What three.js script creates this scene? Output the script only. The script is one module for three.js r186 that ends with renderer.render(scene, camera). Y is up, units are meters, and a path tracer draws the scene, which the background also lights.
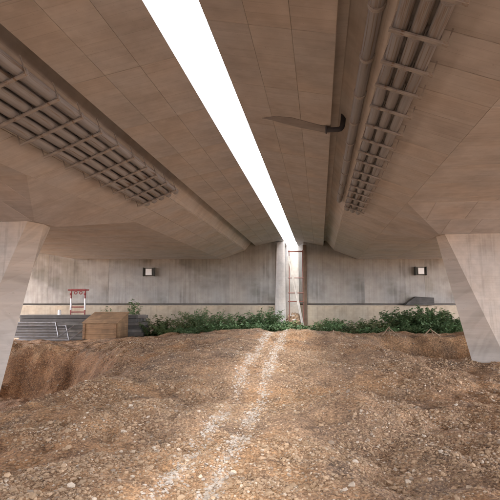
import * as THREE from 'three';
import { mergeGeometries } from 'three/addons/utils/BufferGeometryUtils.js';

// ---------------------------------------------------------------- camera, sky, sun, exposure
const EYE = 1.6, F = 490, PITCH = Math.atan(52 / F);
const scene = new THREE.Scene();
const camera = new THREE.PerspectiveCamera(2 * Math.atan(250 / F) * 180 / Math.PI, 1, 0.05, 1500);
camera.position.set(0, EYE, 0);
camera.rotation.set(PITCH, 0, 0);
scene.add(camera);

function skyTexture() {
  const W = 256, H = 128, d = new Float32Array(W * H * 4);
  for (let j = 0; j < H; j++) for (let i = 0; i < W; i++) {
    const el = ((j + 0.5) / H - 0.5) * Math.PI, az = (i + 0.5) / W * 2 * Math.PI;
    const s = Math.max(0, Math.sin(el));
    const c = 1 + 0.08 * Math.sin(az * 3 + el * 5) * Math.cos(el) + 0.05 * Math.sin(az * 7 - el * 9) * Math.cos(el);
    const L = (0.95 + 0.55 * s) * c * (el < 0 ? 0.6 : 1);
    const k = (j * W + i) * 4;
    d[k] = L * 0.93; d[k + 1] = L * 0.975; d[k + 2] = L * 1.10; d[k + 3] = 1;
  }
  const t = new THREE.DataTexture(d, W, H, THREE.RGBAFormat, THREE.FloatType);
  t.mapping = THREE.EquirectangularReflectionMapping; t.magFilter = THREE.LinearFilter; t.minFilter = THREE.LinearFilter;
  t.wrapS = THREE.RepeatWrapping; t.needsUpdate = true;
  return t;
}
const sky = skyTexture();
scene.background = sky; scene.environment = sky;
const sun = new THREE.DirectionalLight(new THREE.Color(1, 0.96, 0.9), 0.8);
sun.position.set(-7.5, 38, 18); sun.target.position.set(0, 0, -8);
sun.castShadow = true; sun.shadow.radius = 40; sun.shadow.mapSize.set(2048, 2048);
Object.assign(sun.shadow.camera, { left: -45, right: 45, top: 45, bottom: -45, near: 1, far: 140 });
scene.add(sun, sun.target);

const renderer = new THREE.WebGLRenderer({ antialias: true });
renderer.setSize(1024, 1024);
renderer.shadowMap.enabled = true;
renderer.toneMapping = THREE.LinearToneMapping;
renderer.toneMappingExposure = 11.6;

// ---------------------------------------------------------------- helpers
let seed = 20240611;
function rnd() { seed = (seed + 0x6D2B79F5) | 0; let t = Math.imul(seed ^ (seed >>> 15), 1 | seed); t = (t + Math.imul(t ^ (t >>> 7), 61 | t)) ^ t; return ((t ^ (t >>> 14)) >>> 0) / 4294967296; }
const rr = (a, b) => a + (b - a) * rnd();
const clamp = (x, a, b) => Math.min(b, Math.max(a, x));
const sstep = (a, b, x) => { const t = clamp((x - a) / (b - a), 0, 1); return t * t * (3 - 2 * t); };
function hash2(i, j, s) { let h = Math.imul(i, 374761393) ^ Math.imul(j, 668265263) ^ Math.imul(s, 1442695041); h = Math.imul(h ^ (h >>> 13), 1274126177); return ((h ^ (h >>> 16)) >>> 0) / 4294967296; }
function vnoise(x, y, s, p = 0, py = p) {
  let i = Math.floor(x), j = Math.floor(y); let fx = x - i, fy = y - j; fx = fx * fx * (3 - 2 * fx); fy = fy * fy * (3 - 2 * fy);
  let i1 = i + 1, j1 = j + 1;
  if (p) { i = ((i % p) + p) % p; j = ((j % py) + py) % py; i1 = ((i1 % p) + p) % p; j1 = ((j1 % py) + py) % py; }
  const a = hash2(i, j, s), b = hash2(i1, j, s), c = hash2(i, j1, s), d = hash2(i1, j1, s);
  return a + (b - a) * fx + (c - a) * fy + (a - b - c + d) * fx * fy;
}
function fbm(x, y, s, oct, p = 0, py = p) { let v = 0, a = 0.5, n = 0; for (let o = 0; o < oct; o++) { v += a * vnoise(x, y, s + o * 17, p, py); n += a; x *= 2; y *= 2; p *= 2; py *= 2; a *= 0.5; } return v / n; }

const names = {};
function numbered(n) { if (names[n] === undefined) { names[n] = 0; return n; } names[n]++; return n + '_' + String(names[n]).padStart(3, '0'); }
function shadow(o) { o.traverse(c => { if (c.isMesh) { c.castShadow = true; c.receiveShadow = true; } }); return o; }
function add(name, geo, mat, parent) {
  const m = new THREE.Mesh(geo, mat); m.name = parent ? name : numbered(name); m.castShadow = m.receiveShadow = true;
  (parent || scene).add(m); return m;
}
function tag(o, label, category, group) { o.userData.label = label; o.userData.category = category; if (group) o.userData.group = group; return o; }
function thing(name, label, category, [x, y, z] = [0, 0, 0], turn = 0, group) {
  const g = new THREE.Group(); g.name = numbered(name); g.position.set(x, y, z); g.rotation.y = turn; scene.add(g);
  return tag(g, label, category, group);
}
function structure(name, geo, mat) { const m = add(name, geo, mat); m.userData.kind = 'structure'; return m; }
// a photograph pixel (500 px frame) to a point at a given distance
function at(px, py, d) {
  const x = px - 250, y = 250 - py, c = Math.cos(PITCH), s = Math.sin(PITCH);
  const yy = y * c + F * s, zz = -(F * c - y * s);
  return new THREE.Vector3(x * d / -zz, EYE + yy * d / -zz, -d);
}
function dirOf(px, py) { return at(px, py, 1).sub(new THREE.Vector3(0, EYE, 0)); }

function tubeBetween(a, b, r, seg = 8) {
  const A = new THREE.Vector3(...a), B = new THREE.Vector3(...b), L = A.distanceTo(B);
  const g = new THREE.CylinderGeometry(r, r, L, seg, 1);
  const q = new THREE.Quaternion().setFromUnitVectors(new THREE.Vector3(0, 1, 0), B.clone().sub(A).normalize());
  g.applyQuaternion(q); g.translate((A.x + B.x) / 2, (A.y + B.y) / 2, (A.z + B.z) / 2);
  return g;
}
// box with its own chamfered edges and uv in metres
function chamferBox(w, h, l, c = 0.006, u0 = 0, v0 = 0) {
  const s = new THREE.Shape();
  const x = w / 2 - c, y = h / 2 - c;
  s.moveTo(-x, -y); s.lineTo(x, -y); s.lineTo(x, y); s.lineTo(-x, y); s.closePath();
  const g = new THREE.ExtrudeGeometry(s, { depth: l - 2 * c, bevelEnabled: true, bevelThickness: c, bevelSize: c, bevelSegments: 1, steps: 1 });
  g.translate(0, 0, -(l - 2 * c) / 2);
  return boxUV(g, u0, v0);
}
function boxUV(g, u0 = 0, v0 = 0) {
  if (g.index) g = g.toNonIndexed();
  g.computeVertexNormals();
  const p = g.attributes.position, n = g.attributes.normal, uv = new Float32Array(p.count * 2);
  for (let i = 0; i < p.count; i++) {
    const ax = Math.abs(n.getX(i)), ay = Math.abs(n.getY(i)), az = Math.abs(n.getZ(i));
    let u, v;
    if (ay >= ax && ay >= az) { u = p.getX(i); v = p.getZ(i); } else if (ax >= az) { u = p.getZ(i); v = p.getY(i); } else { u = p.getX(i); v = p.getY(i); }
    uv[2 * i] = u + u0; uv[2 * i + 1] = v + v0;
  }
  g.setAttribute('uv', new THREE.BufferAttribute(uv, 2));
  return g;
}
function swapUV(g) { const a = g.attributes.uv; for (let i = 0; i < a.count; i++) a.setXY(i, a.getY(i), a.getX(i)); return g; }
function prism(points, depth, z0, u0 = 0, v0 = 0) {   // polygon in (x, y) extruded along z from z0 to z0 + depth
  const s = new THREE.Shape(points.map(p => new THREE.Vector2(p[0], p[1])));
  const g = new THREE.ExtrudeGeometry(s, { depth, bevelEnabled: false, steps: 1 });
  g.translate(0, 0, z0);
  return boxUV(g, u0, v0);
}
function polyhedron(verts, faces) {   // faces: index lists, counter-clockwise from outside
  const pos = [];
  for (const f of faces) for (let k = 1; k < f.length - 1; k++) pos.push(...verts[f[0]], ...verts[f[k]], ...verts[f[k + 1]]);
  const g = new THREE.BufferGeometry(); g.setAttribute('position', new THREE.Float32BufferAttribute(pos, 3));
  return boxUV(g);
}

// ---------------------------------------------------------------- textures
function makeTex(N, metres, fn, srgb = true) {
  const d = new Uint8Array(N * N * 4);
  for (let j = 0; j < N; j++) for (let i = 0; i < N; i++) {
    const c = fn(i / N, j / N), k = (j * N + i) * 4;
    d[k] = clamp(c[0], 0, 1) * 255; d[k + 1] = clamp(c[1], 0, 1) * 255; d[k + 2] = clamp(c[2], 0, 1) * 255; d[k + 3] = 255;
  }
  const t = new THREE.DataTexture(d, N, N, THREE.RGBAFormat);
  t.wrapS = t.wrapT = THREE.RepeatWrapping; t.magFilter = THREE.LinearFilter; t.minFilter = THREE.LinearMipmapLinearFilter; t.generateMipmaps = true;
  if (srgb) t.colorSpace = THREE.SRGBColorSpace;
  t.repeat.set(1 / metres, 1 / metres); t.needsUpdate = true;
  return t;
}
// cast concrete: mottling, board grain along u, fine pits, small rust and lime stains
function concreteFn(grain, stain, sd, mottle = 0.16) {
  return (u, v) => {
    const m = fbm(u * 6, v * 6, sd, 5, 6), m2 = fbm(u * 24, v * 24, sd + 5, 4, 24);
    const bd = fbm(u * 3, v * 96, sd + 9, 3, 3, 96) * 0.6 + vnoise(u * 4, v * 160, sd + 11, 4, 160) * 0.4;
    const st = sstep(0.5, 0.8, fbm(u * 5, v * 3, sd + 21, 5, 5, 3));
    const pit = vnoise(u * 256, v * 256, sd + 31, 256) > 0.965 ? 0.16 : 0;
    let L = 0.88 + mottle * (m - 0.5) + 0.10 * (m2 - 0.5) + grain * (bd - 0.5) - pit - stain * st * 0.25;
    const w = 0.05 * (fbm(u * 4, v * 4, sd + 41, 3, 4) - 0.5);
    return [L + w + 0.03, L, L - w - 0.03];
  };
}
const deckFn = concreteFn(0.05, 0.14, 3, 0.09);
const texDeck = makeTex(2048, 2.4, (u, v) => {            // print of 15 cm shuttering boards with thin fins between them
  const q = v * 16, b = Math.floor(q), f = q - b, w = 0.03 + 0.02 * hash2(b, 1, 9);
  const fin = Math.abs(f - 0.5) > 0.5 - w * 0.5 ? 0.07 * (0.4 + 0.6 * vnoise(u * 12, b, 15, 12, 16)) : 0;
  const t = 0.035 * (hash2(b, 4, 9) - 0.5) + 0.02 * (vnoise(u * 6, v * 128, 17, 6, 128) - 0.5);
  return deckFn(u, v).map(x => x + t - fin);
});
const texDeckBump = makeTex(512, 2.4, (u, v) => { const c = concreteFn(0.5, 0, 3)(u, v)[0]; return [c, c, c]; }, false);
const texPier = makeTex(1024, 2.0, (u, v) => {
  const c = concreteFn(0.05, 0.2, 77, 0.10)(u, v);
  const run = sstep(0.58, 0.85, vnoise(u * 40, v * 2, 81, 40, 2) * 0.6 + vnoise(u * 90, v * 3, 82, 90, 3) * 0.4) * 0.05;
  return c.map(x => x - run);
});
const texWall = makeTex(1024, 3.6, (u, v) => {
  const c = concreteFn(0.02, 0.6, 131)(u, v);
  const board = (hash2(Math.floor(u * 24), 2, 7) - 0.5) * 0.03;                 // vertical boards 12 cm wide, print of the shuttering
  const edge = Math.abs((u * 24) % 1 - 0.5) > 0.46 ? 0.025 : 0;
  const run = sstep(0.5, 0.8, vnoise(u * 60, v * 2, 91, 60, 2) * 0.35 + fbm(u * 8, v * 4, 92, 4, 8, 4) * 0.65) * 0.10;
  const pour = 0.05 * (vnoise(u * 3, v * 14, 97, 3, 14) - 0.5) + 0.04 * (vnoise(u * 160, v * 4, 98, 160, 4) - 0.5);
  const patch = sstep(0.52, 0.7, fbm(u * 3, v * 5, 95, 5, 3, 5)) * 0.09;
  return c.map((x, k) => x + board + pour - edge - run - patch * (k === 2 ? 1.15 : 1));
});
const texEarth = makeTex(2048, 2.2, (u, v) => {
  const a = fbm(u * 8, v * 8, 201, 5, 8), b = fbm(u * 90, v * 90, 211, 3, 90), c = vnoise(u * 300, v * 300, 221, 300);
  const peb = sstep(0.62, 0.72, vnoise(u * 150, v * 150, 231, 150)) * hash2(Math.floor(u * 150), Math.floor(v * 150), 5);
  const L = 0.70 + 0.35 * (a - 0.5) + 0.5 * (b - 0.5) + 0.16 * (c - 0.5);
  return [L + 0.02 + peb * 0.16, L * 0.94 + peb * 0.17, L * 0.86 + peb * 0.17];
});
const texEarthBump = makeTex(1024, 2.2, (u, v) => {
  const b = fbm(u * 60, v * 60, 211, 4, 60), p = sstep(0.5, 0.75, vnoise(u * 110, v * 110, 231, 110));
  const L = 0.6 * b + 0.4 * p; return [L, L, L];
}, false);
const texWood = makeTex(512, 1.2, (u, v) => {
  const g = fbm(u * 2, v * 60, 301, 4, 2, 60), b = fbm(u * 8, v * 8, 305, 4, 8);
  const L = 0.8 + 0.25 * (g - 0.5) + 0.25 * (b - 0.5); return [L, L * 0.98, L * 0.95];
});
const texMetal = makeTex(512, 0.8, (u, v) => {
  const a = fbm(u * 10, v * 10, 401, 5, 10), s = sstep(0.6, 0.8, fbm(u * 20, v * 20, 411, 4, 20));
  const L = 0.82 + 0.3 * (a - 0.5); return [L - s * 0.12, L - s * 0.2, L - s * 0.27];
});

const std = (r, g, b, o = {}) => new THREE.MeshStandardMaterial({ color: new THREE.Color().setRGB(r, g, b), roughness: 0.9, metalness: 0, side: THREE.DoubleSide, ...o });
const deckMats = [[0.645, 0.655, 0.68], [0.635, 0.645, 0.67], [0.66, 0.665, 0.685], [0.64, 0.645, 0.665], [0.65, 0.66, 0.69]]
  .map(c => std(...c, { map: texDeck, bumpMap: texDeckBump, bumpScale: 0.002, roughness: 0.88 }));
const bodyMat = std(0.63, 0.635, 0.65, { map: texDeck });
const jointMat = std(0.2, 0.185, 0.17, { map: texDeck });
const pierMat = std(0.60, 0.56, 0.51, { map: texPier, roughness: 0.85 });
const wallMats = [[0.43, 0.43, 0.415], [0.415, 0.415, 0.40], [0.445, 0.445, 0.425], [0.42, 0.42, 0.405]].map(c => std(...c, { map: texWall }));
const plinthMat = std(0.56, 0.49, 0.38, { map: texPier });
const litPaleMat = std(0.60, 0.585, 0.56, { map: texPier });  // concrete made lighter: light from the slit is put into the colour
const ductMat = std(0.46, 0.455, 0.47, { map: texMetal, roughness: 0.6 });
const steelMat = std(0.42, 0.40, 0.40, { map: texMetal, roughness: 0.5, metalness: 0.5 });
const bracketMat = std(0.62, 0.58, 0.56, { map: texMetal, roughness: 0.6, metalness: 0.25 });

// ---------------------------------------------------------------- the two bridge decks
const TH = Math.atan(70 / (F / Math.cos(PITCH)));              // bridge axis against the view
const SC = -1.19;                                            // middle of the slit between the decks
const WALL = 19.7;                                            // distance of the abutment face
// half section, u = distance from the middle of the slit, y above datum
const Y = h => EYE + h;
const U = { edge: 0.24, lip: 1.363, recess: 1.47, webTop: 1.76, fold: 2.72, fold2: 8.5, web2: 9.3, tip: 12.6 };
const HH = { edge: 2.50, lip: 2.275, recess: 2.46, webTop: 2.10, flange: 1.73, top: 3.0 };
const webSlope = (HH.webTop - HH.flange) / (U.fold - U.webTop);
const section = [
  [U.edge, HH.edge], [U.lip, HH.lip], [U.lip + 0.012, HH.recess], [U.recess, HH.recess], [U.webTop, HH.webTop], [U.fold, HH.flange],
  [U.fold2, HH.flange], [U.web2, HH.webTop + 0.2], [U.tip, 2.52], [U.tip, HH.top - 0.05], [U.edge, HH.top],
];
const T0 = -60, T1 = 22.6, TP = 20.4;
function makeDeck(sg) {
  const side = sg > 0;
  const deck = thing('bridge_deck', side ? 'concrete bridge deck carrying three grey ducts and a single pipe along its underside' : 'concrete bridge deck with a wide rack of five ducts along its underside', 'bridge deck', [0, 0, 0], -TH, 'twin bridge decks');
  const X = u => SC + sg * u;
  // the slab body, 10 mm behind the panel faces
  const pts = section.map(([u, h]) => [X(u), Y(h)]);
  add('deck_body', prism(sg > 0 ? pts : pts.slice().reverse(), T1 - T0 + 0.0, -T1), bodyMat, deck);
  add('parapet', prism([[X(12.3), Y(HH.top) + 0.002], [X(12.58), Y(HH.top) + 0.002], [X(12.55), Y(HH.top + 0.95)], [X(12.33), Y(HH.top + 0.95)]], T1 - T0, -T1), bodyMat, deck);
  // shuttering panels cast into the underside
  const geos = {};
  function panels(uA, hA, uB, hB, rows, len, tA, tB, stagger, gap = 0.0035) {
    const ang = Math.atan2(hB - hA, uB - uA), L = Math.hypot(uB - uA, hB - hA), w = L / rows;
    for (let r = 0; r < rows; r++) {
      const f = (r + 0.5) / rows, uc = uA + (uB - uA) * f, hc = hA + (hB - hA) * f;
      let k = 0;
      for (let t = tA + (r % 2) * stagger; t < tB - 0.05; t += len, k++) {
        const l = Math.min(len, tB - t), v = Math.floor(rnd() * 4), key = [w.toFixed(3), l.toFixed(3), v].join();
        if (!geos[key]) geos[key] = chamferBox(w - gap, 0.03, l - gap, 0.004, rr(0, 2.4), rr(0, 2.4));
        const p = add('soffit_panel', geos[key], deckMats[Math.floor(rnd() * 5)], deck);
        const off = 0.003 + rr(-0.001, 0.001);
        p.position.set(X(uc) + sg * Math.sin(ang) * off, Y(hc) - Math.cos(ang) * off, -(t + l / 2));
        p.rotation.z = sg * ang;
      }
    }
  }
  const a = 0.002;
  panels(U.edge - 0.008, HH.edge + 0.0016, U.lip - a, HH.lip + a * 0.2, 3, side ? 1.25 : 1.35, -3.5, TP, 0);
  panels(U.webTop + 0.02, HH.webTop - 0.008, U.fold + 0.004, HH.flange - 0.0015, side ? 1 : 2, side ? 0.475 : 1.2, -2.2, TP, 0, 0.007);
  const pt = side ? 10.7 : 8.0;
  panels(U.fold - 0.004, HH.flange, U.fold2 - 0.004, HH.flange, 4, side ? 0.95 : 1.2, -2.2, TP, 0);
  // the box deepens to the pier: two haunches with the web plane carried on
  const hr = 1.385, ur = U.fold + (HH.flange - hr) / webSlope, ur2 = U.fold2 - (ur - U.fold), e = 0.011;
  const hw = 0.34, reach = 2.0;
  const h0 = HH.flange - 0.006, P = (u, h, t) => [X(u), Y(h) - e, -t];
  const verts = [P(U.fold, h0, pt - reach), P(U.fold2, h0, pt - reach), P(U.fold, h0, pt + reach), P(U.fold2, h0, pt + reach),
    P(ur, hr, pt - hw), P(ur2, hr, pt - hw), P(ur, hr, pt + hw), P(ur2, hr, pt + hw)];
  add('pier_haunch', polyhedron(verts, [[0, 4, 5, 1], [4, 6, 7, 5], [6, 2, 3, 7], [0, 2, 6, 4], [1, 5, 7, 3], [0, 1, 3, 2]]), deckMats[3], deck);
  // shuttering panels on the sloping front of the haunch
  {
    const L = reach - hw, dh = h0 - hr, ang = Math.atan2(dh, L), LL = Math.hypot(L, dh), rows = 2, cols = 7;
    for (let r = 0; r < rows; r++) for (let c = 0; c < cols; c++) {
      const f = (r + 0.5) / rows, uA = U.fold + (ur - U.fold) * ((r + 1) / rows) + 0.03, uB = U.fold2 - (U.fold2 - ur2) * ((r + 1) / rows) - 0.03;
      const wpan = (uB - uA) / cols, g = chamferBox(wpan - 0.008, 0.024, LL / rows - 0.008, 0.004, rr(0, 2), rr(0, 2));
      const p = add('haunch_panel', g, deckMats[Math.floor(rnd() * 5)], deck);
      p.position.set(X(uA + wpan * (c + 0.5)), Y(h0 - dh * f) - e - 0.001, -(pt - reach + L * f)); p.position.y += 0.009;
      p.rotation.x = -ang;
    }
  }
  return { deck, X, pt, hr, ur, ur2, e };
}
const leftDeck = makeDeck(-1), rightDeck = makeDeck(1);

// a grey water stain on the right wing, built as a thin strip
function onWing(px, py) {
  const d = dirOf(px, py), c = Math.cos(TH), s = Math.sin(TH);
  const lx = d.x * c + d.z * s, lz = -d.x * s + d.z * c;     // local axes of the deck
  const m = (HH.lip - HH.edge) / (U.lip - U.edge), h0 = HH.edge - m * U.edge;   // h = h0 + m * (lx - SC)
  const k = (h0 - m * SC) / (d.y - m * lx);
  return [lx * k, EYE + d.y * k, lz * k];
}
{
  const rim = [[262, 116.5], [276, 114.5], [292, 116], [310, 121], [326, 125], [331, 124.3], [331, 128], [329, 132], [318, 129.5], [300, 126], [284, 122], [272, 118.5]].map(p => onWing(...p));
  const pos = [], m = rim.length, cx = rim.reduce((a, p) => a.map((v, i) => v + p[i] / m), [0, 0, 0]);
  const lo = p => [p[0], p[1] - 0.024, p[2]], hi = p => [p[0], p[1] + 0.004, p[2]];
  for (let i = 0; i < m; i++) {
    const a = rim[i], b = rim[(i + 1) % m];
    pos.push(...lo(cx), ...lo(a), ...lo(b), ...lo(a), ...hi(a), ...hi(b), ...lo(a), ...hi(b), ...lo(b));
  }
  const g = new THREE.BufferGeometry(); g.setAttribute('position', new THREE.Float32BufferAttribute(pos, 3));
  add('stain_strip', boxUV(g), std(0.36, 0.365, 0.39, { map: texDeck }), rightDeck.deck).userData.label = 'dark grey water stain built as a thin strip';
}

// ---------------------------------------------------------------- ducts and pipes under the decks
function bayPlane(u) { return HH.webTop - (u - U.webTop) * webSlope; }
function ductRack(D, sg, us, r, drop, tA, tB, step, label) {
  const rack = thing('duct_rack', label, 'duct rack', [0, 0, 0], -TH, 'duct racks under the decks');
  const ang = Math.atan(webSlope), hgt = u => Y(u < U.webTop ? HH.webTop - (u - U.webTop) * webSlope : bayPlane(u)) - drop;
  const pipe = new THREE.CylinderGeometry(r, r, tB - tA, 14, 1).rotateX(Math.PI / 2);
  for (const u of us) { const p = add('duct', pipe, ductMat, rack); p.position.set(D.X(u), hgt(u), -(tA + tB) / 2); }
  const uA = us[0] - r - 0.035, uB = us[us.length - 1] + r + 0.035, w = Math.hypot(uB - uA, (uB - uA) * webSlope);
  const bar = chamferBox(w, 0.022, 0.04, 0.004), arm = new THREE.BoxGeometry(0.009, 0.2, 0.014), collar = new THREE.CylinderGeometry(r + 0.007, r + 0.007, 0.05, 14, 1).rotateX(Math.PI / 2);
  for (let t = tA + 0.2; t < tB; t += step) {
    const j = rr(-0.04, 0.04), um = (uA + uB) / 2;
    const b = add('bracket', bar, bracketMat, rack);
    b.position.set(D.X(um), hgt(um) - r - 0.016, -(t + j)); b.rotation.z = -sg * ang;
    for (const ue of [uA + 0.008, uB - 0.008]) { const q = add('hanger', arm, bracketMat, b); q.position.set(sg * ((ue - um) / Math.cos(ang)), 0.1, 0); }
    for (const u of us) { const c = add('collar', collar, ductMat, rack); c.position.set(D.X(u), hgt(u), -(t + j + 0.06)); }
  }
  return rack;
}
ductRack(leftDeck, -1, [1.51, 1.65, 1.79, 1.93, 2.07], 0.06, 0.095, -2.5, 8.9, 0.52, 'wide rack of five grey ducts on pale brackets beneath the deck');
ductRack(rightDeck, 1, [1.80, 1.915, 2.03], 0.052, 0.085, -2.5, 10.6, 0.48, 'narrow rack of three thick grey ducts beside a single pipe');
{
  const p = thing('service_pipe', 'single grey pipe with clamps running beside the rack of three ducts', 'pipe', [0, 0, 0], -TH);
  const x = rightDeck.X(1.635), y = Y(2.17), r = 0.056;
  const g = new THREE.CylinderGeometry(r, r, 13, 16, 1).rotateX(Math.PI / 2);
  add('pipe', g, ductMat, p).position.set(x, y, -4.0);
  const c = new THREE.CylinderGeometry(r + 0.012, r + 0.012, 0.045, 16, 1).rotateX(Math.PI / 2), rod = new THREE.CylinderGeometry(0.008, 0.008, 0.36, 6);
  for (let t = -2; t < 10.4; t += 0.78) { const k = add('clamp', c, bracketMat, p); k.position.set(x, y, -t); add('rod', rod, bracketMat, k).position.set(-0.0, 0.22, 0); }
  // dark drain elbow coming down at the lip
  const d = thing('drain_elbow', 'short dark drain elbow at the end of the water stain', 'drain', [0, 0, 0], -TH);
  const o = new THREE.Vector3(...onWing(337, 126));
  const curve = new THREE.CatmullRomCurve3([new THREE.Vector3(rightDeck.X(U.lip) - 0.06, o.y - 0.045, o.z), new THREE.Vector3(rightDeck.X(U.lip) + 0.05, o.y - 0.05, o.z + 0.01), new THREE.Vector3(rightDeck.X(U.lip) + 0.13, o.y - 0.03, o.z - 0.01), new THREE.Vector3(rightDeck.X(U.lip) + 0.17, o.y + 0.2, o.z - 0.02)]);
  const dm = std(0.05, 0.05, 0.06, { roughness: 0.6 });
  add('elbow', new THREE.TubeGeometry(curve, 14, 0.034, 10), dm, d);
  add('flange', new THREE.TorusGeometry(0.04, 0.012, 8, 16).rotateY(Math.PI / 2), dm, d).position.set(rightDeck.X(U.lip) - 0.06, o.y - 0.045, o.z);
}

// ---------------------------------------------------------------- piers
function makePier(D, sg, label) {
  const pier = thing('bridge_pier', label, 'pier', [0, 0, 0], -TH, 'flared bridge piers');
  const uc = (D.ur + D.ur2) / 2, halfT = (D.ur2 - D.ur) / 2 - 0.02;
  const top = Y(D.hr) - D.e - 0.003, bot = -0.75, dz = 0.36;
  // plan: six corners; the side corners lean in by 0.26 per metre, the front corners by 0.41
  const hgt = top - bot;
  const midT = halfT, midB = halfT - 0.235 * hgt, frT = halfT - 0.09, frB = halfT - 0.09 - 0.42 * hgt;
  const x = k => D.X(uc) + k, z = k => -(D.pt) + k;
  const ring = (y, m, f, b) => [[x(-m), y, z(0)], [x(-f), y, z(dz)], [x(f), y, z(dz)], [x(m), y, z(0)], [x(f), y, z(-dz)], [x(-f), y, z(-dz)]];
  const N = 14, v = [], faces = [];
  for (let k = 0; k <= N; k++) { const f = k / N; v.push(...ring(bot + (top - bot) * f, midB + (midT - midB) * f, frB + (frT - frB) * f)); }
  for (let k = 0; k < N; k++) for (let i = 0; i < 6; i++) { const j = (i + 1) % 6, a = 6 * k; faces.push([a + i, a + j, a + 6 + j, a + 6 + i]); }
  faces.push([0, 1, 2, 3, 4, 5].reverse(), [0, 1, 2, 3, 4, 5].map(q => q + 6 * N));
  const sg_ = polyhedron(v, faces), sp = sg_.attributes.position, su = sg_.attributes.uv;
  for (let k = 0; k < sp.count; k++) su.setXY(k, sp.getX(k) * 0.85 + (sp.getZ(k) + D.pt) * 0.6 * Math.sign(sp.getX(k) - D.X(uc)), sp.getY(k));
  add('shaft', sg_, pierMat, pier);
  return pier;
}
makePier(leftDeck, -1, 'flared faceted concrete pier standing in the dug pit beside the grey boards');
makePier(rightDeck, 1, 'flared faceted concrete pier standing on the rubble, a small pit beside it');

// ---------------------------------------------------------------- abutments
const toWorldX = (s, d) => { const t = (d + s * Math.sin(TH)) / Math.cos(TH); return s * Math.cos(TH) + t * Math.sin(TH); };
function abutment(sg, uIn, label) {
  const g = thing('abutment_wall', label, 'wall', [0, 0, 0], 0, 'abutment walls');
  const xw = u => toWorldX(SC + sg * u, WALL);
  const prof = [[uIn, HH.edge - 0.01 - 0.2 * (uIn - U.edge) + 0.03], [U.lip, HH.lip + 0.03], [U.lip + 0.05, HH.recess + 0.03], [U.recess, HH.recess + 0.03], [U.webTop, HH.webTop + 0.03], [U.fold, HH.flange + 0.03], [U.fold2, HH.flange + 0.03], [U.web2, HH.webTop + 0.22], [U.tip + 1.5, 2.6]];
  const base = 1.6 - 0.06;
  const pts = [...prof.map(([u, h]) => [xw(u), Y(h)]), [xw(U.tip + 1.5), base], [xw(uIn), base]];
  add('wall_core', prism(sg > 0 ? pts.slice().reverse() : pts, 3.2, -WALL - 3.24), wallMats[1], g);
  // plinth below the recessed joint
  const x0 = xw(uIn), x1 = xw(U.tip + 1.5), w = Math.abs(x1 - x0);
  const pl = add('plinth', chamferBox(w, 1.9, 3.4, 0.02), plinthMat, g); pl.position.set((x0 + x1) / 2, 1.47 - 0.95, -WALL - 1.62);
  const jt = add('bearing_joint', chamferBox(w - 0.05, 0.075, 3.1, 0.004), jointMat, g); jt.position.set((x0 + x1) / 2, 1.5055, -WALL - 1.68);
  // shuttering panels on the face
  let u = uIn + 0.005;
  const widths = sg < 0 ? [2.2, 2.4, 2.4, 2.4, 2.4, 2.4] : [2.4, 2.4, 2.4, 2.4, 2.4, 2.4];
  const topAt = q => { for (let i = 0; i < prof.length - 1; i++) if (q <= prof[i + 1][0]) { const f = (q - prof[i][0]) / (prof[i + 1][0] - prof[i][0]); return prof[i][1] + f * (prof[i + 1][1] - prof[i][1]); } return 2.6; };
  for (let i = 0; i < widths.length; i++) {
    const a = u, b = Math.min(u + widths[i], U.tip + 1.45); u = b; if (b - a < 0.1) break;
    const mids = [a + 0.002, ...prof.map(p => p[0]).filter(q => q > a + 0.02 && q < b - 0.02), b - 0.002];
    const poly = [...mids.map(q => [xw(q), Y(topAt(q)) - 0.012]), [xw(b - 0.002), 1.545], [xw(a + 0.002), 1.545]];
    const gg = prism(sg > 0 ? poly.slice().reverse() : poly, 0.04, 0, rr(0, 3.6), rr(0, 3.6));
    const p = add('wall_panel', gg, wallMats[sg < 0 ? [0, 1, 3, 0, 2, 2][i] : [3, 0, 1, 0, 2, 0][i]], g);
    p.position.z = -WALL - 0.04 + 0.012 + rr(-0.003, 0.003);
  }
  return g;
}
const XL = at(285, 300, WALL).x, XR = at(304, 300, WALL).x;
const uFor = (x, sg) => { let lo = -3, hi = 12; for (let i = 0; i < 50; i++) { const m = (lo + hi) / 2; if ((toWorldX(SC + sg * m, WALL) - x) * sg < 0) lo = m; else hi = m; } return lo; };
abutment(-1, uFor(XL, -1), 'grey board-marked abutment wall with a pilaster at its end');
abutment(1, uFor(XR, 1), 'stained grey abutment wall beside the brown post and the scaffold frame');
// pilaster at the end of the left wall, slit light in its colour
{
  const a = at(275.5, 300, WALL - 0.3).x, b = at(285.5, 300, WALL - 0.3).x;
  const g = thing('pilaster', 'narrow concrete pilaster, coloured as if lit from the slit, between the grey wall and the scaffold frame', 'pilaster');
  const yb = 0.3, yt = Y(2.36);
  const v = [[a - 0.04, yb, -WALL + 0.30], [b + 0.01, yb, -WALL + 0.30], [b + 0.01, yb, -WALL - 0.2], [a - 0.04, yb, -WALL - 0.2], [a + 0.07, yt, -WALL + 0.22], [b - 0.01, yt + 0.06, -WALL + 0.22], [b - 0.01, yt + 0.06, -WALL - 0.2], [a + 0.07, yt, -WALL - 0.2]];
  add('pilaster_shaft', polyhedron(v, [[0, 1, 5, 4], [1, 2, 6, 5], [2, 3, 7, 6], [3, 0, 4, 7], [4, 5, 6, 7], [3, 2, 1, 0]]), litPaleMat, g);
  // closing wall at the back of the gap
  const bw = add('gap_wall', chamferBox(1.5, 3.75, 0.3, 0.01), litPaleMat); bw.position.set((XL + XR) / 2, 2.18, -WALL - 2.2);
  tag(bw, 'concrete wall, coloured as if lit from the slit, at the back of the gap behind the scaffold frame', 'wall');
}

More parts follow.
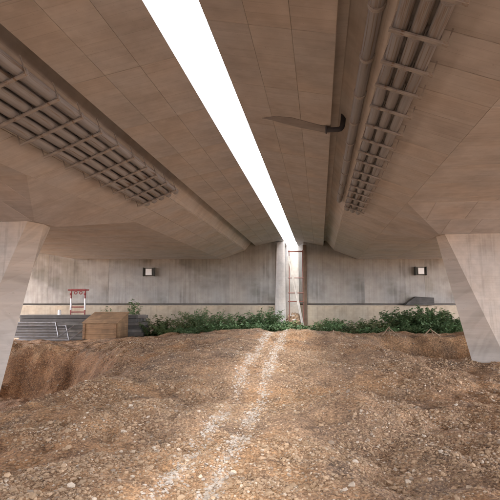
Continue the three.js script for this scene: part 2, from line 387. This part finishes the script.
// ---------------------------------------------------------------- ground
const CT = Math.cos(TH), ST = Math.sin(TH);
function groundH(x, z) {
  const d = -z, s = x * CT + z * ST;
  // long rise to the crest, then down to the wall foot
  const side = sstep(-1.6, -5.5, x);
  const crest = 0.71 - 0.40 * side - 0.06 * sstep(2, 6, x) + 0.05 * Math.sin(x * 0.9 + 1.3);
  const rise = sstep(5.2, 13.6, d) * (d > 13.6 ? 1 : 1);
  let h = crest * rise;
  h -= (0.20 - 0.1 * side) * sstep(14.2, 17, d);
  // first low ridge and the flat behind it
  h += 0.09 * Math.exp(-Math.pow((d - 6.8 - 0.12 * Math.sin(x * 1.1)) / 0.5, 2)) * (0.5 + 0.5 * sstep(3, -1, x)) * sstep(-3.4, -1.6, x);
  h -= 0.11 * Math.exp(-Math.pow((d - 7.9 - 0.15 * Math.sin(x * 0.8)) / 0.55, 2)) * sstep(3.5, 1.5, x) * sstep(-3.6, -2.2, x);
  // dug pits
  const p1 = Math.pow(Math.abs((x + 6.6) / 3.8), 2.6) + Math.pow(Math.abs((d - 9.85) / 3.7), 2.6);
  const n1 = 0.25 * (fbm(x * 1.1 + 9, d * 1.1, 611, 3) - 0.5);
  h -= (1.1) * sstep(1.05, 0.45, p1 + n1);
  h += 0.03 * Math.exp(-Math.pow((p1 - 1.35) / 0.4, 2)) * sstep(9.5, 7.5, d);
  const p2 = Math.pow(Math.abs((x - 4.9) / 2.15), 2.4) + Math.pow(Math.abs((d - 12.0) / 1.6), 2.4);
  h -= 0.9 * sstep(1.1, 0.35, p2 + n1);
  // unseen earth bank added to keep side light out of the big pit
  h += 1.9 * Math.exp(-Math.pow((x + 12.4) / 1.5, 2)) * sstep(-16, -12, d) * sstep(15, 12, d);
  // soil banked up round the pier feet
  h += 0.10 * Math.exp(-(Math.pow((x - 5.6) / 1.2, 2) + Math.pow((d - 9.8) / 0.7, 2)));
  // beyond the abutment the fill carries the road
  if (d > WALL + 2.35) h += 3.6 * sstep(WALL + 2.35, WALL + 3.3, d);
  const w = sstep(2.3, 3.3, d) * sstep(22, 19, d);
  const far = 0.35;
  h += (far + (1 - far) * Math.max(w, d < 2.5 ? 0.7 : 0)) * (0.34 * (fbm(x * 0.7 + 3, d * 0.7, 501, 3) - 0.5) + 0.22 * (fbm(x * 2.0, d * 2.3, 503, 3) - 0.5) + 0.075 * (fbm(x * 6, d * 6, 505, 3) - 0.5));
  // water has washed two shallow rills below the deck edges
  for (const q of [-1.36, -0.94]) h -= 0.018 * Math.exp(-Math.pow((s - q) / 0.1, 2));
  return h;
}
function tracks(x, z) {   // washed, pale gravel below the two dripping deck edges
  const s = x * CT + z * ST, d = -z;
  const wob = 0.09 * (fbm(d * 0.9, 3.3, 701, 3) - 0.5);
  let k = 0;
  for (const [q, w] of [[-1.36, 0.085], [-0.94, 0.085]]) k = Math.max(k, Math.exp(-Math.pow((s - q - wob) / w, 2)));
  const br = fbm(x * 3, d * 1.4, 703, 3);
  k *= sstep(0.3, 0.62, br + 0.14) * (1 - 0.55 * sstep(7.0, 7.4, d) * sstep(9, 8.6, d)) * sstep(15, 13.5, d);
  return k;
}
{
  const axis = (lo, hi, step, far) => { const a = []; let e = step * 3, p = lo; const left = []; while (p > -far) { p -= e; left.push(p); e *= 1.35; } a.push(...left.reverse()); for (let q = lo; q <= hi + 1e-6; q += step) a.push(q); p = hi; e = step * 3; while (p < far) { p += e; a.push(p); e *= 1.35; } return a; };
  const xs = axis(-9.5, 9.5, 0.045, 400), ds = axis(2.4, 20.2, 0.045, 400);
  const nx = xs.length, nd = ds.length, pos = new Float32Array(nx * nd * 3), uv = new Float32Array(nx * nd * 2), col = new Float32Array(nx * nd * 3);
  for (let j = 0; j < nd; j++) for (let i = 0; i < nx; i++) {
    const k = j * nx + i, x = xs[i], d = ds[j];
    const far = Math.hypot(x, d - 10) > 60;
    pos[3 * k] = x; pos[3 * k + 1] = far ? (d > 22 ? 3.6 : 0.1) : groundH(x, -d); pos[3 * k + 2] = -d;
    uv[2 * k] = x + 0.13 * Math.sin(d * 0.7); uv[2 * k + 1] = d + 0.15 * Math.sin(x * 0.6) + (far ? 0 : 0.9 * pos[3 * k + 1]);
    // ochre clay, grey compacted clay in patches, red-brown spoil
    const g = sstep(0.50, 0.66, fbm(x * 0.55 + 4.2, d * 0.9 + 1.7, 801, 4)) * 0.85, rd = sstep(0.48, 0.72, fbm(x * 0.8 + 8, d * 1.3, 803, 4));
    let c = [0.53, 0.37, 0.225];
    const mix = (b, f) => { c = c.map((v, q) => v + (b[q] - v) * f); };
    mix([0.51, 0.33, 0.185], rd * 0.6); mix([0.47, 0.355, 0.25], g);
    mix([0.30, 0.25, 0.20], sstep(0.56, 0.72, fbm(x * 1.6 + 2, d * 2.1 + 6, 807, 4)) * 0.55);
    mix([0.82, 0.70, 0.57], tracks(x, -d) * 0.7);
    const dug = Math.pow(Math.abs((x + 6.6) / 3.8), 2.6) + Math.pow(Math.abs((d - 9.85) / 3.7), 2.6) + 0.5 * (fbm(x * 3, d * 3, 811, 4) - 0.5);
    if (dug < 0.97) mix([0.40, 0.245, 0.135], 0.9);      // subsoil in the dug pit, with the pit shade mixed into its colour
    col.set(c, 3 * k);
  }
  const idx = new Uint32Array((nx - 1) * (nd - 1) * 6); let q = 0;
  for (let j = 0; j < nd - 1; j++) for (let i = 0; i < nx - 1; i++) { const a = j * nx + i, b = a + 1, c = a + nx, e = c + 1; idx.set([a, b, c, b, e, c], q); q += 6; }
  const g = new THREE.BufferGeometry();
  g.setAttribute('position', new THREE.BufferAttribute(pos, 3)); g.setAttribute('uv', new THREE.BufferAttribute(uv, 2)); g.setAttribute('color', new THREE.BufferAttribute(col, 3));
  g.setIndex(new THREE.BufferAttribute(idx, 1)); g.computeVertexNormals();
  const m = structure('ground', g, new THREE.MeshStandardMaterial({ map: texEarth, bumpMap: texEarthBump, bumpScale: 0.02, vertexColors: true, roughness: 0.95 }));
  m.userData.label = 'brown rubble-strewn earth under the bridge'; m.userData.category = 'ground';
}
// loose stones
function stoneGeo(sd, detail = 0) {
  const g = new THREE.IcosahedronGeometry(1, detail), p = g.attributes.position;
  for (let i = 0; i < p.count; i++) {
    const x = p.getX(i), y = p.getY(i), z = p.getZ(i);
    const k = 0.72 + 0.55 * hash2(Math.round(x * 50), Math.round(y * 50) * 31 + Math.round(z * 50), sd);
    p.setXYZ(i, x * k, y * k * 0.72, z * k * 0.9);
  }
  g.computeVertexNormals(); return g;
}
const stoneMat = new THREE.MeshStandardMaterial({ color: 0xffffff, roughness: 0.92, flatShading: true });
function stoneField(name, label, sd, n, place) {
  const im = new THREE.InstancedMesh(stoneGeo(sd), stoneMat, n), M = new THREE.Matrix4(), q = new THREE.Quaternion(), e = new THREE.Euler(), c = new THREE.Color();
  let k = 0;
  while (k < n) {
    const o = place(); if (!o) continue;
    const { x, z, r, col } = o;
    e.set(rr(-0.6, 0.6), rr(0, 6.28), rr(-0.6, 0.6)); q.setFromEuler(e);
    M.compose(new THREE.Vector3(x, groundH(x, z) + r * rr(-0.3, 0.3), z), q, new THREE.Vector3(r * rr(0.8, 1.3), r * rr(0.7, 1), r * rr(0.8, 1.2)));
    im.setMatrixAt(k, M); im.setColorAt(k, c.setRGB(...col)); k++;
  }
  im.name = numbered(name); im.userData = { kind: 'stuff', label, category: 'stones' }; im.castShadow = im.receiveShadow = true; scene.add(im);
}
const stoneTone = (pale) => {
  const t = rnd(), j = rr(0.82, 1.15);
  const c = t < 0.08 + pale ? [0.50, 0.41, 0.31] : t < 0.6 ? [0.39, 0.27, 0.165] : t < 0.92 ? [0.32, 0.215, 0.125] : [0.27, 0.205, 0.145];
  return c.map(v => v * j);
};
const inView = (x, d) => Math.abs(x) < d * 0.56 + 0.5;
const place = (d0, d1, r0, r1, power) => () => {
  const d = d0 + (d1 - d0) * Math.pow(rnd(), power), x = rr(-d * 0.56 - 0.5, d * 0.56 + 0.5), z = -d;
  if (x < -10 || x > 10) return null;
  if (x < -2 && Math.pow(Math.abs((x + 6.6) / 3.8), 2.6) + Math.pow(Math.abs((d - 9.85) / 3.7), 2.6) < 0.97 && rnd() > 0.45) return null;
  const dens = fbm(x * 1.2 + 3, d * 1.6, 901, 4); if (rnd() > sstep(0.3, 0.62, dens) * 0.85 + 0.15) return null;
  const r = r0 + (r1 - r0) * Math.pow(rnd(), 3.2);
  return { x, z, r, col: stoneTone(0) };
};
for (let k = 0; k < 3; k++) stoneField('gravel', 'fine brown gravel scattered all over the earth', 11 + k, 40000, place(2.6, 13.8, 0.004, 0.019, 1.1));
for (let k = 0; k < 3; k++) stoneField('rubble', 'broken ochre rubble stones lying over the earth', 21 + k, 4500, place(2.6, 13.8, 0.01, 0.038, 1.2));
stoneField('washed_gravel', 'pale washed gravel in two lines below the slit', 31, 8000, () => {
  const d = 2.7 + 11 * Math.pow(rnd(), 1.25), s = (rnd() < 0.5 ? -1.36 : -0.94) + rr(-0.2, 0.2), t = (d + s * ST) / CT, x = s * CT + t * ST;
  if (rnd() > tracks(x, -d) * 1.1) return null;
  const j = rr(0.75, 1.08); return { x, z: -d, r: 0.005 + 0.02 * Math.pow(rnd(), 3), col: [0.46, 0.395, 0.325].map(v => v * j) };
});
// larger single stones
{
  const spots = [[24, 443, 6], [68, 437, 5], [133, 452, 6], [100, 428, 4], [143, 432, 5], [52, 466, 5], [92, 470, 6], [202, 380, 4], [243, 387, 4], [226, 462, 6], [289, 470, 6], [275, 478, 7], [313, 455, 6], [333, 475, 6], [300, 440, 5], [356, 462, 7], [349, 424, 5], [376, 400, 5], [398, 415, 5], [407, 380, 5], [424, 436, 6], [441, 452, 7], [456, 405, 5], [470, 430, 6], [395, 470, 7], [430, 480, 7], [482, 462, 6], [180, 352, 3], [140, 402, 4], [155, 408, 4], [20, 420, 5], [330, 392, 4], [60, 490, 7], [120, 488, 7], [345, 490, 7], [470, 488, 8]];
  const geos = [1, 2, 3, 4].map(i => stoneGeo(60 + i, 1));
  const mats = [[0.48, 0.40, 0.31], [0.36, 0.26, 0.165], [0.41, 0.31, 0.21]].map(c => std(...c, { flatShading: true }));
  for (const [px, py, w] of spots) {
    let lo = 2.5, hi = 16; for (let i = 0; i < 40; i++) { const m = (lo + hi) / 2, p = at(px, py, m); if (p.y > groundH(p.x, p.z)) lo = m; else hi = m; }
    const p = at(px, py, lo), r = w * 0.36 * lo / F, k = Math.floor(rnd() * 3);
    const o = add('rubble_stone', geos[Math.floor(rnd() * 4)], mats[k]);
    o.position.set(p.x, groundH(p.x, p.z) + r * 0.05, p.z); o.scale.set(r * rr(0.9, 1.4), r * rr(0.8, 1.05), r * rr(0.9, 1.2)); o.rotation.set(rr(-0.3, 0.3), rr(0, 6), rr(-0.3, 0.3));
    tag(o, 'angular rubble stone, larger than the gravel around it, lying on the brown earth', 'stone', 'larger rubble stones on the earth');
  }
}

// ---------------------------------------------------------------- scaffold frame, plank and post at the gap
{
  const red = std(0.30, 0.105, 0.07, { map: texMetal, roughness: 0.65 }), D = WALL - 0.42;
  const g = thing('scaffold_frame', 'rusty red scaffold frame standing in the bright gap between the walls', 'scaffold', [0, 0, 0]);
  const yb = groundH(at(290, 310, D).x, -D) - 0.05;
  for (const px of [289, 302.5]) { const a = at(px, 250, D); add('post', tubeBetween([a.x, yb, -D], [a.x, a.y, -D], 0.017), red, g); }
  for (const py of [251.5, 278, 293, 301.5]) { const a = at(288, py, D), b = at(303.5, py, D); add('rail', tubeBetween([a.x, a.y, -D + 0.03], [b.x, b.y, -D + 0.03], py < 255 ? 0.028 : 0.017), red, g); }
  const t = add('plank', null || (() => { const a = at(288.5, 256, D - 0.16), b = at(303.5, 311, D - 0.02); b.y = groundH(b.x, b.z) + 0.02; const L = a.distanceTo(b); const q = swapUV(chamferBox(0.09, L, 0.035, 0.004)); q.applyQuaternion(new THREE.Quaternion().setFromUnitVectors(new THREE.Vector3(0, -1, 0), b.clone().sub(a).normalize())); q.translate((a.x + b.x) / 2, (a.y + b.y) / 2, -(D - 0.1)); return q; })(), std(0.72, 0.69, 0.66, { map: texWood }));
  tag(t, 'pale plank leaning diagonally across the red scaffold frame', 'plank');
  const brown = std(0.22, 0.15, 0.105, { map: texWood }), c = at(305, 300, WALL - 0.1);
  const yb2 = groundH(c.x, -WALL + 0.1) - 0.1, yt = Y(2.28);
  const p = add('brown_post', swapUV(chamferBox(0.14, yt - yb2, 0.14, 0.012)), brown); p.position.set(c.x, (yt + yb2) / 2, -WALL + 0.12);
  tag(p, 'brown timber post standing upright beside the red scaffold frame', 'post');
  // heap of pale rubble in the gap
  const h = thing('rubble_heap', 'heap of pale broken rubble at the foot of the gap', 'rubble', [0, 0, 0]);
  const hx = (XL + XR) / 2, hz = -WALL - 0.35, hy = groundH(hx, hz);
  const mg = new THREE.SphereGeometry(1, 24, 12, 0, 6.2832, 0, Math.PI / 2), mp = mg.attributes.position;
  for (let i = 0; i < mp.count; i++) { const k = 0.85 + 0.3 * hash2(Math.round(mp.getX(i) * 99), Math.round(mp.getZ(i) * 99), 3); mp.setXYZ(i, mp.getX(i) * 0.39 * k, mp.getY(i) * 0.62 * k, mp.getZ(i) * 0.6); }
  mg.computeVertexNormals();
  const heapMat = std(0.56, 0.45, 0.33, { map: texEarth });
  const hm = add('heap', mg, heapMat, h); hm.position.set(hx, hy, hz);
  const sgs = [1, 2, 3].map(i => stoneGeo(90 + i));
  for (let i = 0; i < 46; i++) { const a = rr(-0.2, Math.PI + 0.2), f = rr(0.1, 1), r = rr(0.03, 0.08); const s = add('stone', sgs[i % 3], [heapMat, litPaleMat][i % 2], h); s.position.set(hx + Math.cos(a) * f * 0.37, hy + 0.62 * Math.sqrt(1 - f * f * 0.9) , hz + Math.sin(a) * f * 0.58); s.scale.setScalar(r); s.rotation.set(rr(0, 3), rr(0, 3), 0); }
}

// ---------------------------------------------------------------- wall lamps
{
  const dark = std(0.06, 0.06, 0.05, { roughness: 0.7 }), white = std(0.85, 0.84, 0.80, { roughness: 0.35 });
  const mk = (px, py, label) => {
    const c = at(px, py, WALL - 0.1), g = thing('wall_lamp', label, 'lamp', [c.x, c.y, -WALL], 0, 'wall lamps');
    add('housing', chamferBox(0.42, 0.30, 0.14, 0.02), dark, g).position.z = 0.075;
    const df = add('diffuser', chamferBox(0.25, 0.26, 0.05, 0.015), white, g); df.position.set(0, 0, 0.155);
    for (const s of [-1, 1]) add('side_fin', chamferBox(0.03, 0.34, 0.2, 0.004), dark, g).position.set(s * 0.215, 0, 0.1);
    return g;
  };
  mk(149, 272, 'dark wall lamp with white pane on the wall above the wooden crate');
  mk(420.5, 271, 'dark wall lamp with white pane on the wall beside the pier on rubble');
  // dark timber box lying on the plinth and a pale block next to it
  const a = at(405, 304, WALL - 0.2), b = at(434, 304, WALL - 0.2);
  const L = b.x - a.x, bx = add('timber_box', prism([[0, 0], [L, 0], [L, 0.30], [0.38 * L, 0.34], [0.08 * L, 0.1]], 0.24, 0), std(0.13, 0.125, 0.12, { map: texWood }));
  bx.position.set(a.x, 1.472, -WALL + 0.0); 
  tag(bx, 'low dark box with a sloping end lying on the wall ledge', 'box');
}

// ---------------------------------------------------------------- stack of boards, crate, barrier panel, red frame
{
  const D = 16.9, a = at(14, 330, D), b = at(144, 330, D), L = b.x - a.x, cx = (a.x + b.x) / 2;
  const gy = Math.min(groundH(a.x + 0.3, -D), groundH(cx, -D), groundH(b.x - 0.3, -D));
  const th = 0.118, wd = 0.3, n = Math.round((1.2 - gy) / th);
  const mats = [[0.21, 0.20, 0.195], [0.26, 0.25, 0.24], [0.17, 0.165, 0.16], [0.31, 0.295, 0.28]].map(c => std(...c, { map: texWood, roughness: 0.85 }));
  const geo = [0, 1, 2].map(i => chamferBox(L - 0.25 * i, th - 0.008, wd - 0.02, 0.008, i, i * 0.3));
  const topR = at(134, 318, D).y;
  for (let j = 0; j < n; j++) for (let k = 0; k < 3; k++) {
    const o = add('board', geo[Math.floor(rnd() * 3)], mats[Math.floor(rnd() * 4)]);
    o.position.set(cx + rr(-0.07, 0.07), gy + th * (j + 0.5), -D - k * wd + rr(-0.02, 0.02)); o.rotation.y = rr(-0.006, 0.006);
    tag(o, 'long grey board in the stack behind the wooden crate', 'board', 'grey boards stacked by the wall');
  }
  // crate with a lid that rises to the back
  {
    const Dc = 15.7, l = at(81, 337, Dc), r = at(118, 337, Dc), w = r.x - l.x, y0 = groundH((l.x + r.x) / 2, -Dc);
    const fr = 0.50, bk = 0.82, dep = 0.85, tn = 0.03;
    const g = thing('wooden_crate', 'tan wooden crate with a sloping lid in front of the grey boards', 'crate', [(l.x + r.x) / 2, y0 - 0.02, -Dc], -0.16);
    const ply = std(0.40, 0.235, 0.12, { map: texWood, roughness: 0.8 }), ply2 = std(0.47, 0.30, 0.17, { map: texWood, roughness: 0.8 }), ply3 = std(0.33, 0.19, 0.10, { map: texWood });
    for (let i = 0; i < 3; i++) add('front_plank', chamferBox(w, fr / 3 - 0.004, tn, 0.004, i * 0.2, i * 0.31), ply, g).position.set(0, fr / 6 + i * fr / 3, -tn / 2);
    for (let i = 0; i < 4; i++) add('back_plank', chamferBox(w, bk / 4 - 0.004, tn, 0.004), ply, g).position.set(0, bk / 8 + i * bk / 4, -dep + tn / 2);
    for (const s of [-1, 1]) { const q = add('side_panel', prism([[0, 0], [dep - 2 * tn - 0.006, 0], [dep - 2 * tn - 0.006, bk - 0.02], [0, fr]], tn, 0), ply2, g); q.rotation.y = Math.PI / 2; q.position.set(s > 0 ? w / 2 - tn : -w / 2, 0, -tn - 0.003); }
    const ang = Math.atan2(bk - fr, dep), LL = Math.hypot(dep, bk - fr) + 0.06;
    for (let i = 0; i < 3; i++) { const q = add('lid_plank', chamferBox(w + 0.05, 0.03, LL / 3 - 0.004, 0.004, i * 0.4, i * 0.17), ply2, g); const f = (i + 0.5) / 3; q.position.set(0, fr + (bk - fr) * f + 0.02, -dep * f); q.rotation.x = ang; }
    for (const s of [-1, 1]) add('batten', chamferBox(0.07, fr - 0.02, 0.025, 0.004), ply3, g).position.set(s * (w / 2 - 0.06), fr / 2, 0.0135);
  }
  // galvanised barrier panel leaning low against the boards
  {
    const P = (px, py, d) => { const v = at(px, py, d); return [v.x, v.y, v.z]; };
    const gal = std(0.46, 0.46, 0.47, { roughness: 0.45, metalness: 0.55, map: texMetal });
    const mk = (dx, dz, dy, label) => {
      const g = thing('barrier_panel', label, 'barrier', [dx, dy, dz], 0, 'galvanised barrier panels');
      const A = P(12, 343.5, 15.6), B = P(69, 343, 15.6), C = P(66, 328, 16.25), E = P(12, 328, 16.25);
      A[1] = B[1] = Math.max(groundH(A[0] + 1, A[2]), groundH(B[0], B[2])) + 0.04; C[1] = E[1] = A[1] + 0.42;
      const lerp = (p, q, f) => p.map((v, i) => v + (q[i] - v) * f);
      for (let i = 0; i <= 5; i++) add('rail', tubeBetween(lerp(A, E, i / 5), lerp(B, C, i / 5), i === 0 || i === 5 ? 0.022 : 0.014, 8), gal, g);
      add('end_post', tubeBetween(B, C, 0.022, 8), gal, g); add('end_post', tubeBetween(A, E, 0.022, 8), gal, g);
      const K = [B[0] + 0.28, C[1] - 0.1, C[2] + 0.1]; add('foot', tubeBetween(B, K, 0.02, 8), gal, g); 
      return g;
    };
    mk(0, 0, 0, 'galvanised steel barrier panel lying against the stack of grey boards');
    mk(-0.22, -0.16, 0.09, 'galvanised steel barrier panel half hidden under another barrier panel').rotation.y = 0.01;
  }
  // red and white frame behind the boards
  {
    const Dd = 18.1, l = at(71.5, 290, Dd), r = at(85.5, 290, Dd), yb = groundH(l.x, -Dd) - 0.03, yt = at(71, 290, Dd).y, w = r.x - l.x;
    const red = std(0.46, 0.11, 0.10, { roughness: 0.6, map: texMetal }), wht = std(0.72, 0.70, 0.68, { roughness: 0.5 });
    const g = thing('steel_frame', 'tall red steel frame with white sleeves standing behind the grey boards', 'frame', [(l.x + r.x) / 2, yb, -Dd]);
    const H = yt - yb;
    for (const s of [-1, 1]) {
      const p = add('post', new THREE.CylinderGeometry(0.026, 0.026, H, 10), red, g); p.position.set(s * w / 2, H / 2, 0);
      add('sleeve', new THREE.CylinderGeometry(0.034, 0.034, 0.42, 10), wht, p).position.y = H / 2 - 0.52;
      add('knob', new THREE.SphereGeometry(0.05, 10, 8), red, p).position.set(0, H / 2 - 0.15, 0.04);
      add('grip', new THREE.CylinderGeometry(0.028, 0.028, 0.12, 8).rotateZ(Math.PI / 2), red, p).position.set(s * 0.07, H / 2, 0);
    }
    add('top_rail', new THREE.CylinderGeometry(0.042, 0.042, w + 0.05, 10).rotateZ(Math.PI / 2), red, g).position.set(0, H, 0);
    for (const s of [-0.45, 0.45]) add('hook', new THREE.TorusGeometry(0.05, 0.018, 8, 14), red, g).position.set(s * w * 0.4, H - 0.1, 0.02);
    for (const f of [0.56, 0.66]) add('cross_rail', new THREE.CylinderGeometry(0.022, 0.022, w, 8).rotateZ(Math.PI / 2), red, g).position.set(0, H * f, 0);
    // small white can on the boards
    const c = at(59, 311, 17.1), k = thing('white_can', 'small white can standing on the stack of grey boards', 'can', [c.x, gy + n * th, -17.15]);
    add('can_body', new THREE.CylinderGeometry(0.055, 0.06, 0.14, 14), std(0.8, 0.79, 0.76, { roughness: 0.5 }), k).position.y = 0.07;
    add('can_lid', new THREE.CylinderGeometry(0.035, 0.05, 0.035, 14), std(0.7, 0.7, 0.68), k).position.y = 0.157;
  }
}

// ---------------------------------------------------------------- plants along the wall foot
const leafMats = [[0.095, 0.16, 0.06], [0.125, 0.19, 0.07], [0.08, 0.135, 0.055], [0.15, 0.175, 0.07]].map(c => std(...c, { roughness: 0.7 }));
const stemMat = std(0.14, 0.12, 0.06);
function plantGeo(h, rad, stems, perStem, leaf, droop) {
  const L = [], S = [];
  for (let i = 0; i < stems; i++) {
    const az = rr(0, 6.2832), lean = Math.sqrt(rnd()) * rad, hh = h * rr(0.55, 1) * (1 - 0.3 * lean / rad), bx = Math.cos(az) * lean * 0.35, bz = Math.sin(az) * lean * 0.35;
    const tip = [bx + Math.cos(az) * lean, hh, bz + Math.sin(az) * lean];
    const at_ = f => [bx + (tip[0] - bx) * f * f, hh * (f - droop * f * f * f * 0.3), bz + (tip[2] - bz) * f * f];
    for (let k = 0; k < 3; k++) S.push(tubeBetween(at_(k / 3), at_((k + 1) / 3), 0.006 * (1 - k * 0.25), 4));
    for (let k = 0; k < perStem; k++) {
      const f = 0.18 + 0.82 * (k + rnd()) / perStem, p = at_(f), a = rr(0, 6.28), up = rr(-0.5, 0.7), l = leaf * rr(0.6, 1.25) * (1.15 - 0.5 * f), w = l * rr(0.16, 0.3);
      const dx = Math.cos(a) * Math.cos(up), dy = Math.sin(up), dz = Math.sin(a) * Math.cos(up);
      const sx = -Math.sin(a) * w, sz = Math.cos(a) * w, tw = rr(-0.5, 0.5) * w;
      const m = [p[0] + dx * l * 0.5, p[1] + dy * l * 0.5 + 0.06 * l, p[2] + dz * l * 0.5], e = [p[0] + dx * l, p[1] + dy * l - droop * l * 0.4, p[2] + dz * l];
      const A = [m[0] + sx, m[1] + tw, m[2] + sz], B = [m[0] - sx, m[1] - tw, m[2] - sz];
      L.push(...p, ...A, ...e, ...p, ...e, ...B);
    }
  }
  const g = new THREE.BufferGeometry(); g.setAttribute('position', new THREE.Float32BufferAttribute(L, 3)); g.computeVertexNormals();
  return [g, mergeGeometries(S)];
}
{
  const mk = (px, d, h, rad, stems, per, leaf, mat, label, group) => {
    const x = at(px, 310, d).x, y = groundH(x, -d);
    const g = thing('leafy_shrub', label, 'shrub', [x, y - 0.02, -d], rr(0, 6), group);
    const [l, s] = plantGeo(h * (px > 390 ? 1.5 : px < 240 ? 1.6 : 1.35), rad, stems, per, leaf, 0.4); add('foliage', l, leafMats[mat], g); add('stem', s, stemMat, g);
  };
  const low = 'low dark green shrub in the row along the foot of the wall', grp = 'low shrubs along the wall';
  // px, distance, height, radius
  for (const [px, d, h, r] of [[150, 17.2, 0.68, 0.6], [168, 16.6, 0.42, 0.6], [186, 17.4, 0.72, 0.6], [203, 16.4, 0.73, 0.6], [219, 17.2, 0.75, 0.6], [235, 16.3, 0.68, 0.55], [292, 16.4, 0.5, 0.5], [308, 16.9, 0.36, 0.55], [322, 16.3, 0.5, 0.5], [338, 17.0, 0.61, 0.6], [352, 16.4, 0.52, 0.55], [367, 17.1, 0.64, 0.6], [382, 16.5, 0.56, 0.55], [160, 18.4, 0.6, 0.5], [195, 18.5, 0.65, 0.5], [330, 18.4, 0.55, 0.5], [360, 18.3, 0.55, 0.5]])
    mk(px, d, h, r, Math.round(rr(12, 24)), 30, rr(0.11, 0.2), Math.floor(rnd() * 4), low, grp);
  mk(264, 15.9, 0.88, 0.5, 24, 40, 0.16, 0, 'tallest leafy shrub in the low row, left of the pilaster');
  mk(252, 16.8, 0.6, 0.5, 22, 34, 0.16, 0, 'mid green shrub leaning against the tallest shrub of the low row');
  mk(276, 16.9, 0.5, 0.45, 20, 30, 0.16, 0, 'small green shrub at the foot of the pilaster');
  for (const [px, d, h, r] of [[397, 16.6, 0.72, 0.6], [411, 17.0, 0.85, 0.6], [424, 16.5, 0.82, 0.6], [438, 16.9, 0.85, 0.55], [452, 16.6, 0.8, 0.55]]) mk(px, d, h, r, 30, 38, 0.18, Math.floor(rnd() * 2), 'dense green shrub beside the pier below the dark box', 'dense shrubs beside the pier');
  mk(134, 18.2, 1.35, 0.35, 12, 40, 0.16, 1, 'tall thin plant rising behind the end of the grey boards');
  mk(113, 18.5, 1.1, 0.38, 14, 30, 0.15, 0, 'small bush peeping over the crate and grey boards');
  // weeds between them
  const [wg] = plantGeo(0.3, 0.28, 12, 14, 0.13, 0.6);
  const n = 260, im = new THREE.InstancedMesh(wg, leafMats[0], n), M = new THREE.Matrix4(), c = new THREE.Color();
  for (let k = 0; k < n;) { const d = rr(14.9, 19.2), x = rr(-3.9, 7.2); if (x < -2.6 && d < 16.9) continue; const s = rr(0.35, 1.5); M.makeRotationY(rr(0, 6)).scale(new THREE.Vector3(s, s, s)).setPosition(x, groundH(x, -d) - 0.01, -d); im.setMatrixAt(k, M); im.setColorAt(k, c.setRGB(1, 1, 1).multiplyScalar(rr(0.7, 1.2))); k++; }
  im.name = 'weeds'; im.userData = { kind: 'stuff', label: 'dark green weeds covering the ground before the wall', category: 'weeds' }; im.castShadow = im.receiveShadow = true; scene.add(im);
}
// dry branches on the crest
{
  const bark = std(0.50, 0.38, 0.26, { map: texWood });
  const mk = (px, py, d, label, list) => {
    const p = at(px, py, d), y = groundH(p.x, -d), g = thing('dry_branch', label, 'branch', [p.x, y, -d]);
    for (const [a, b, r] of list) add('twig', tubeBetween(a, b, r, 6), bark, g);
  };
  mk(389, 333, 13.6, 'forked dry branches leaning together on the crest before the shrubs', [[[-0.2, -0.02, 0], [0.02, 0.22, 0], 0.016], [[0.22, -0.02, 0.02], [-0.02, 0.2, 0.02], 0.014], [[0.02, -0.02, 0.1], [0, 0.16, -0.02], 0.011], [[0.05, 0.0, 0.05], [0.32, 0.05, 0.05], 0.012]]);
  mk(431, 333, 13.9, 'forked dry branches at the rim of the small pit beside the pier', [[[-0.24, -0.02, 0], [0.0, 0.2, 0], 0.015], [[0.26, -0.02, 0.02], [-0.03, 0.19, 0.02], 0.014], [[0.05, -0.02, 0.08], [0.02, 0.14, 0], 0.01]]);
  mk(333, 333, 13.6, 'single short dry stake standing on the crest of the earth', [[[0, -0.05, 0], [0.015, 0.17, 0], 0.014]]);
}

scene.traverse(o => { if (o.isMesh) { o.castShadow = true; o.receiveShadow = true; } });
renderer.render(scene, camera);
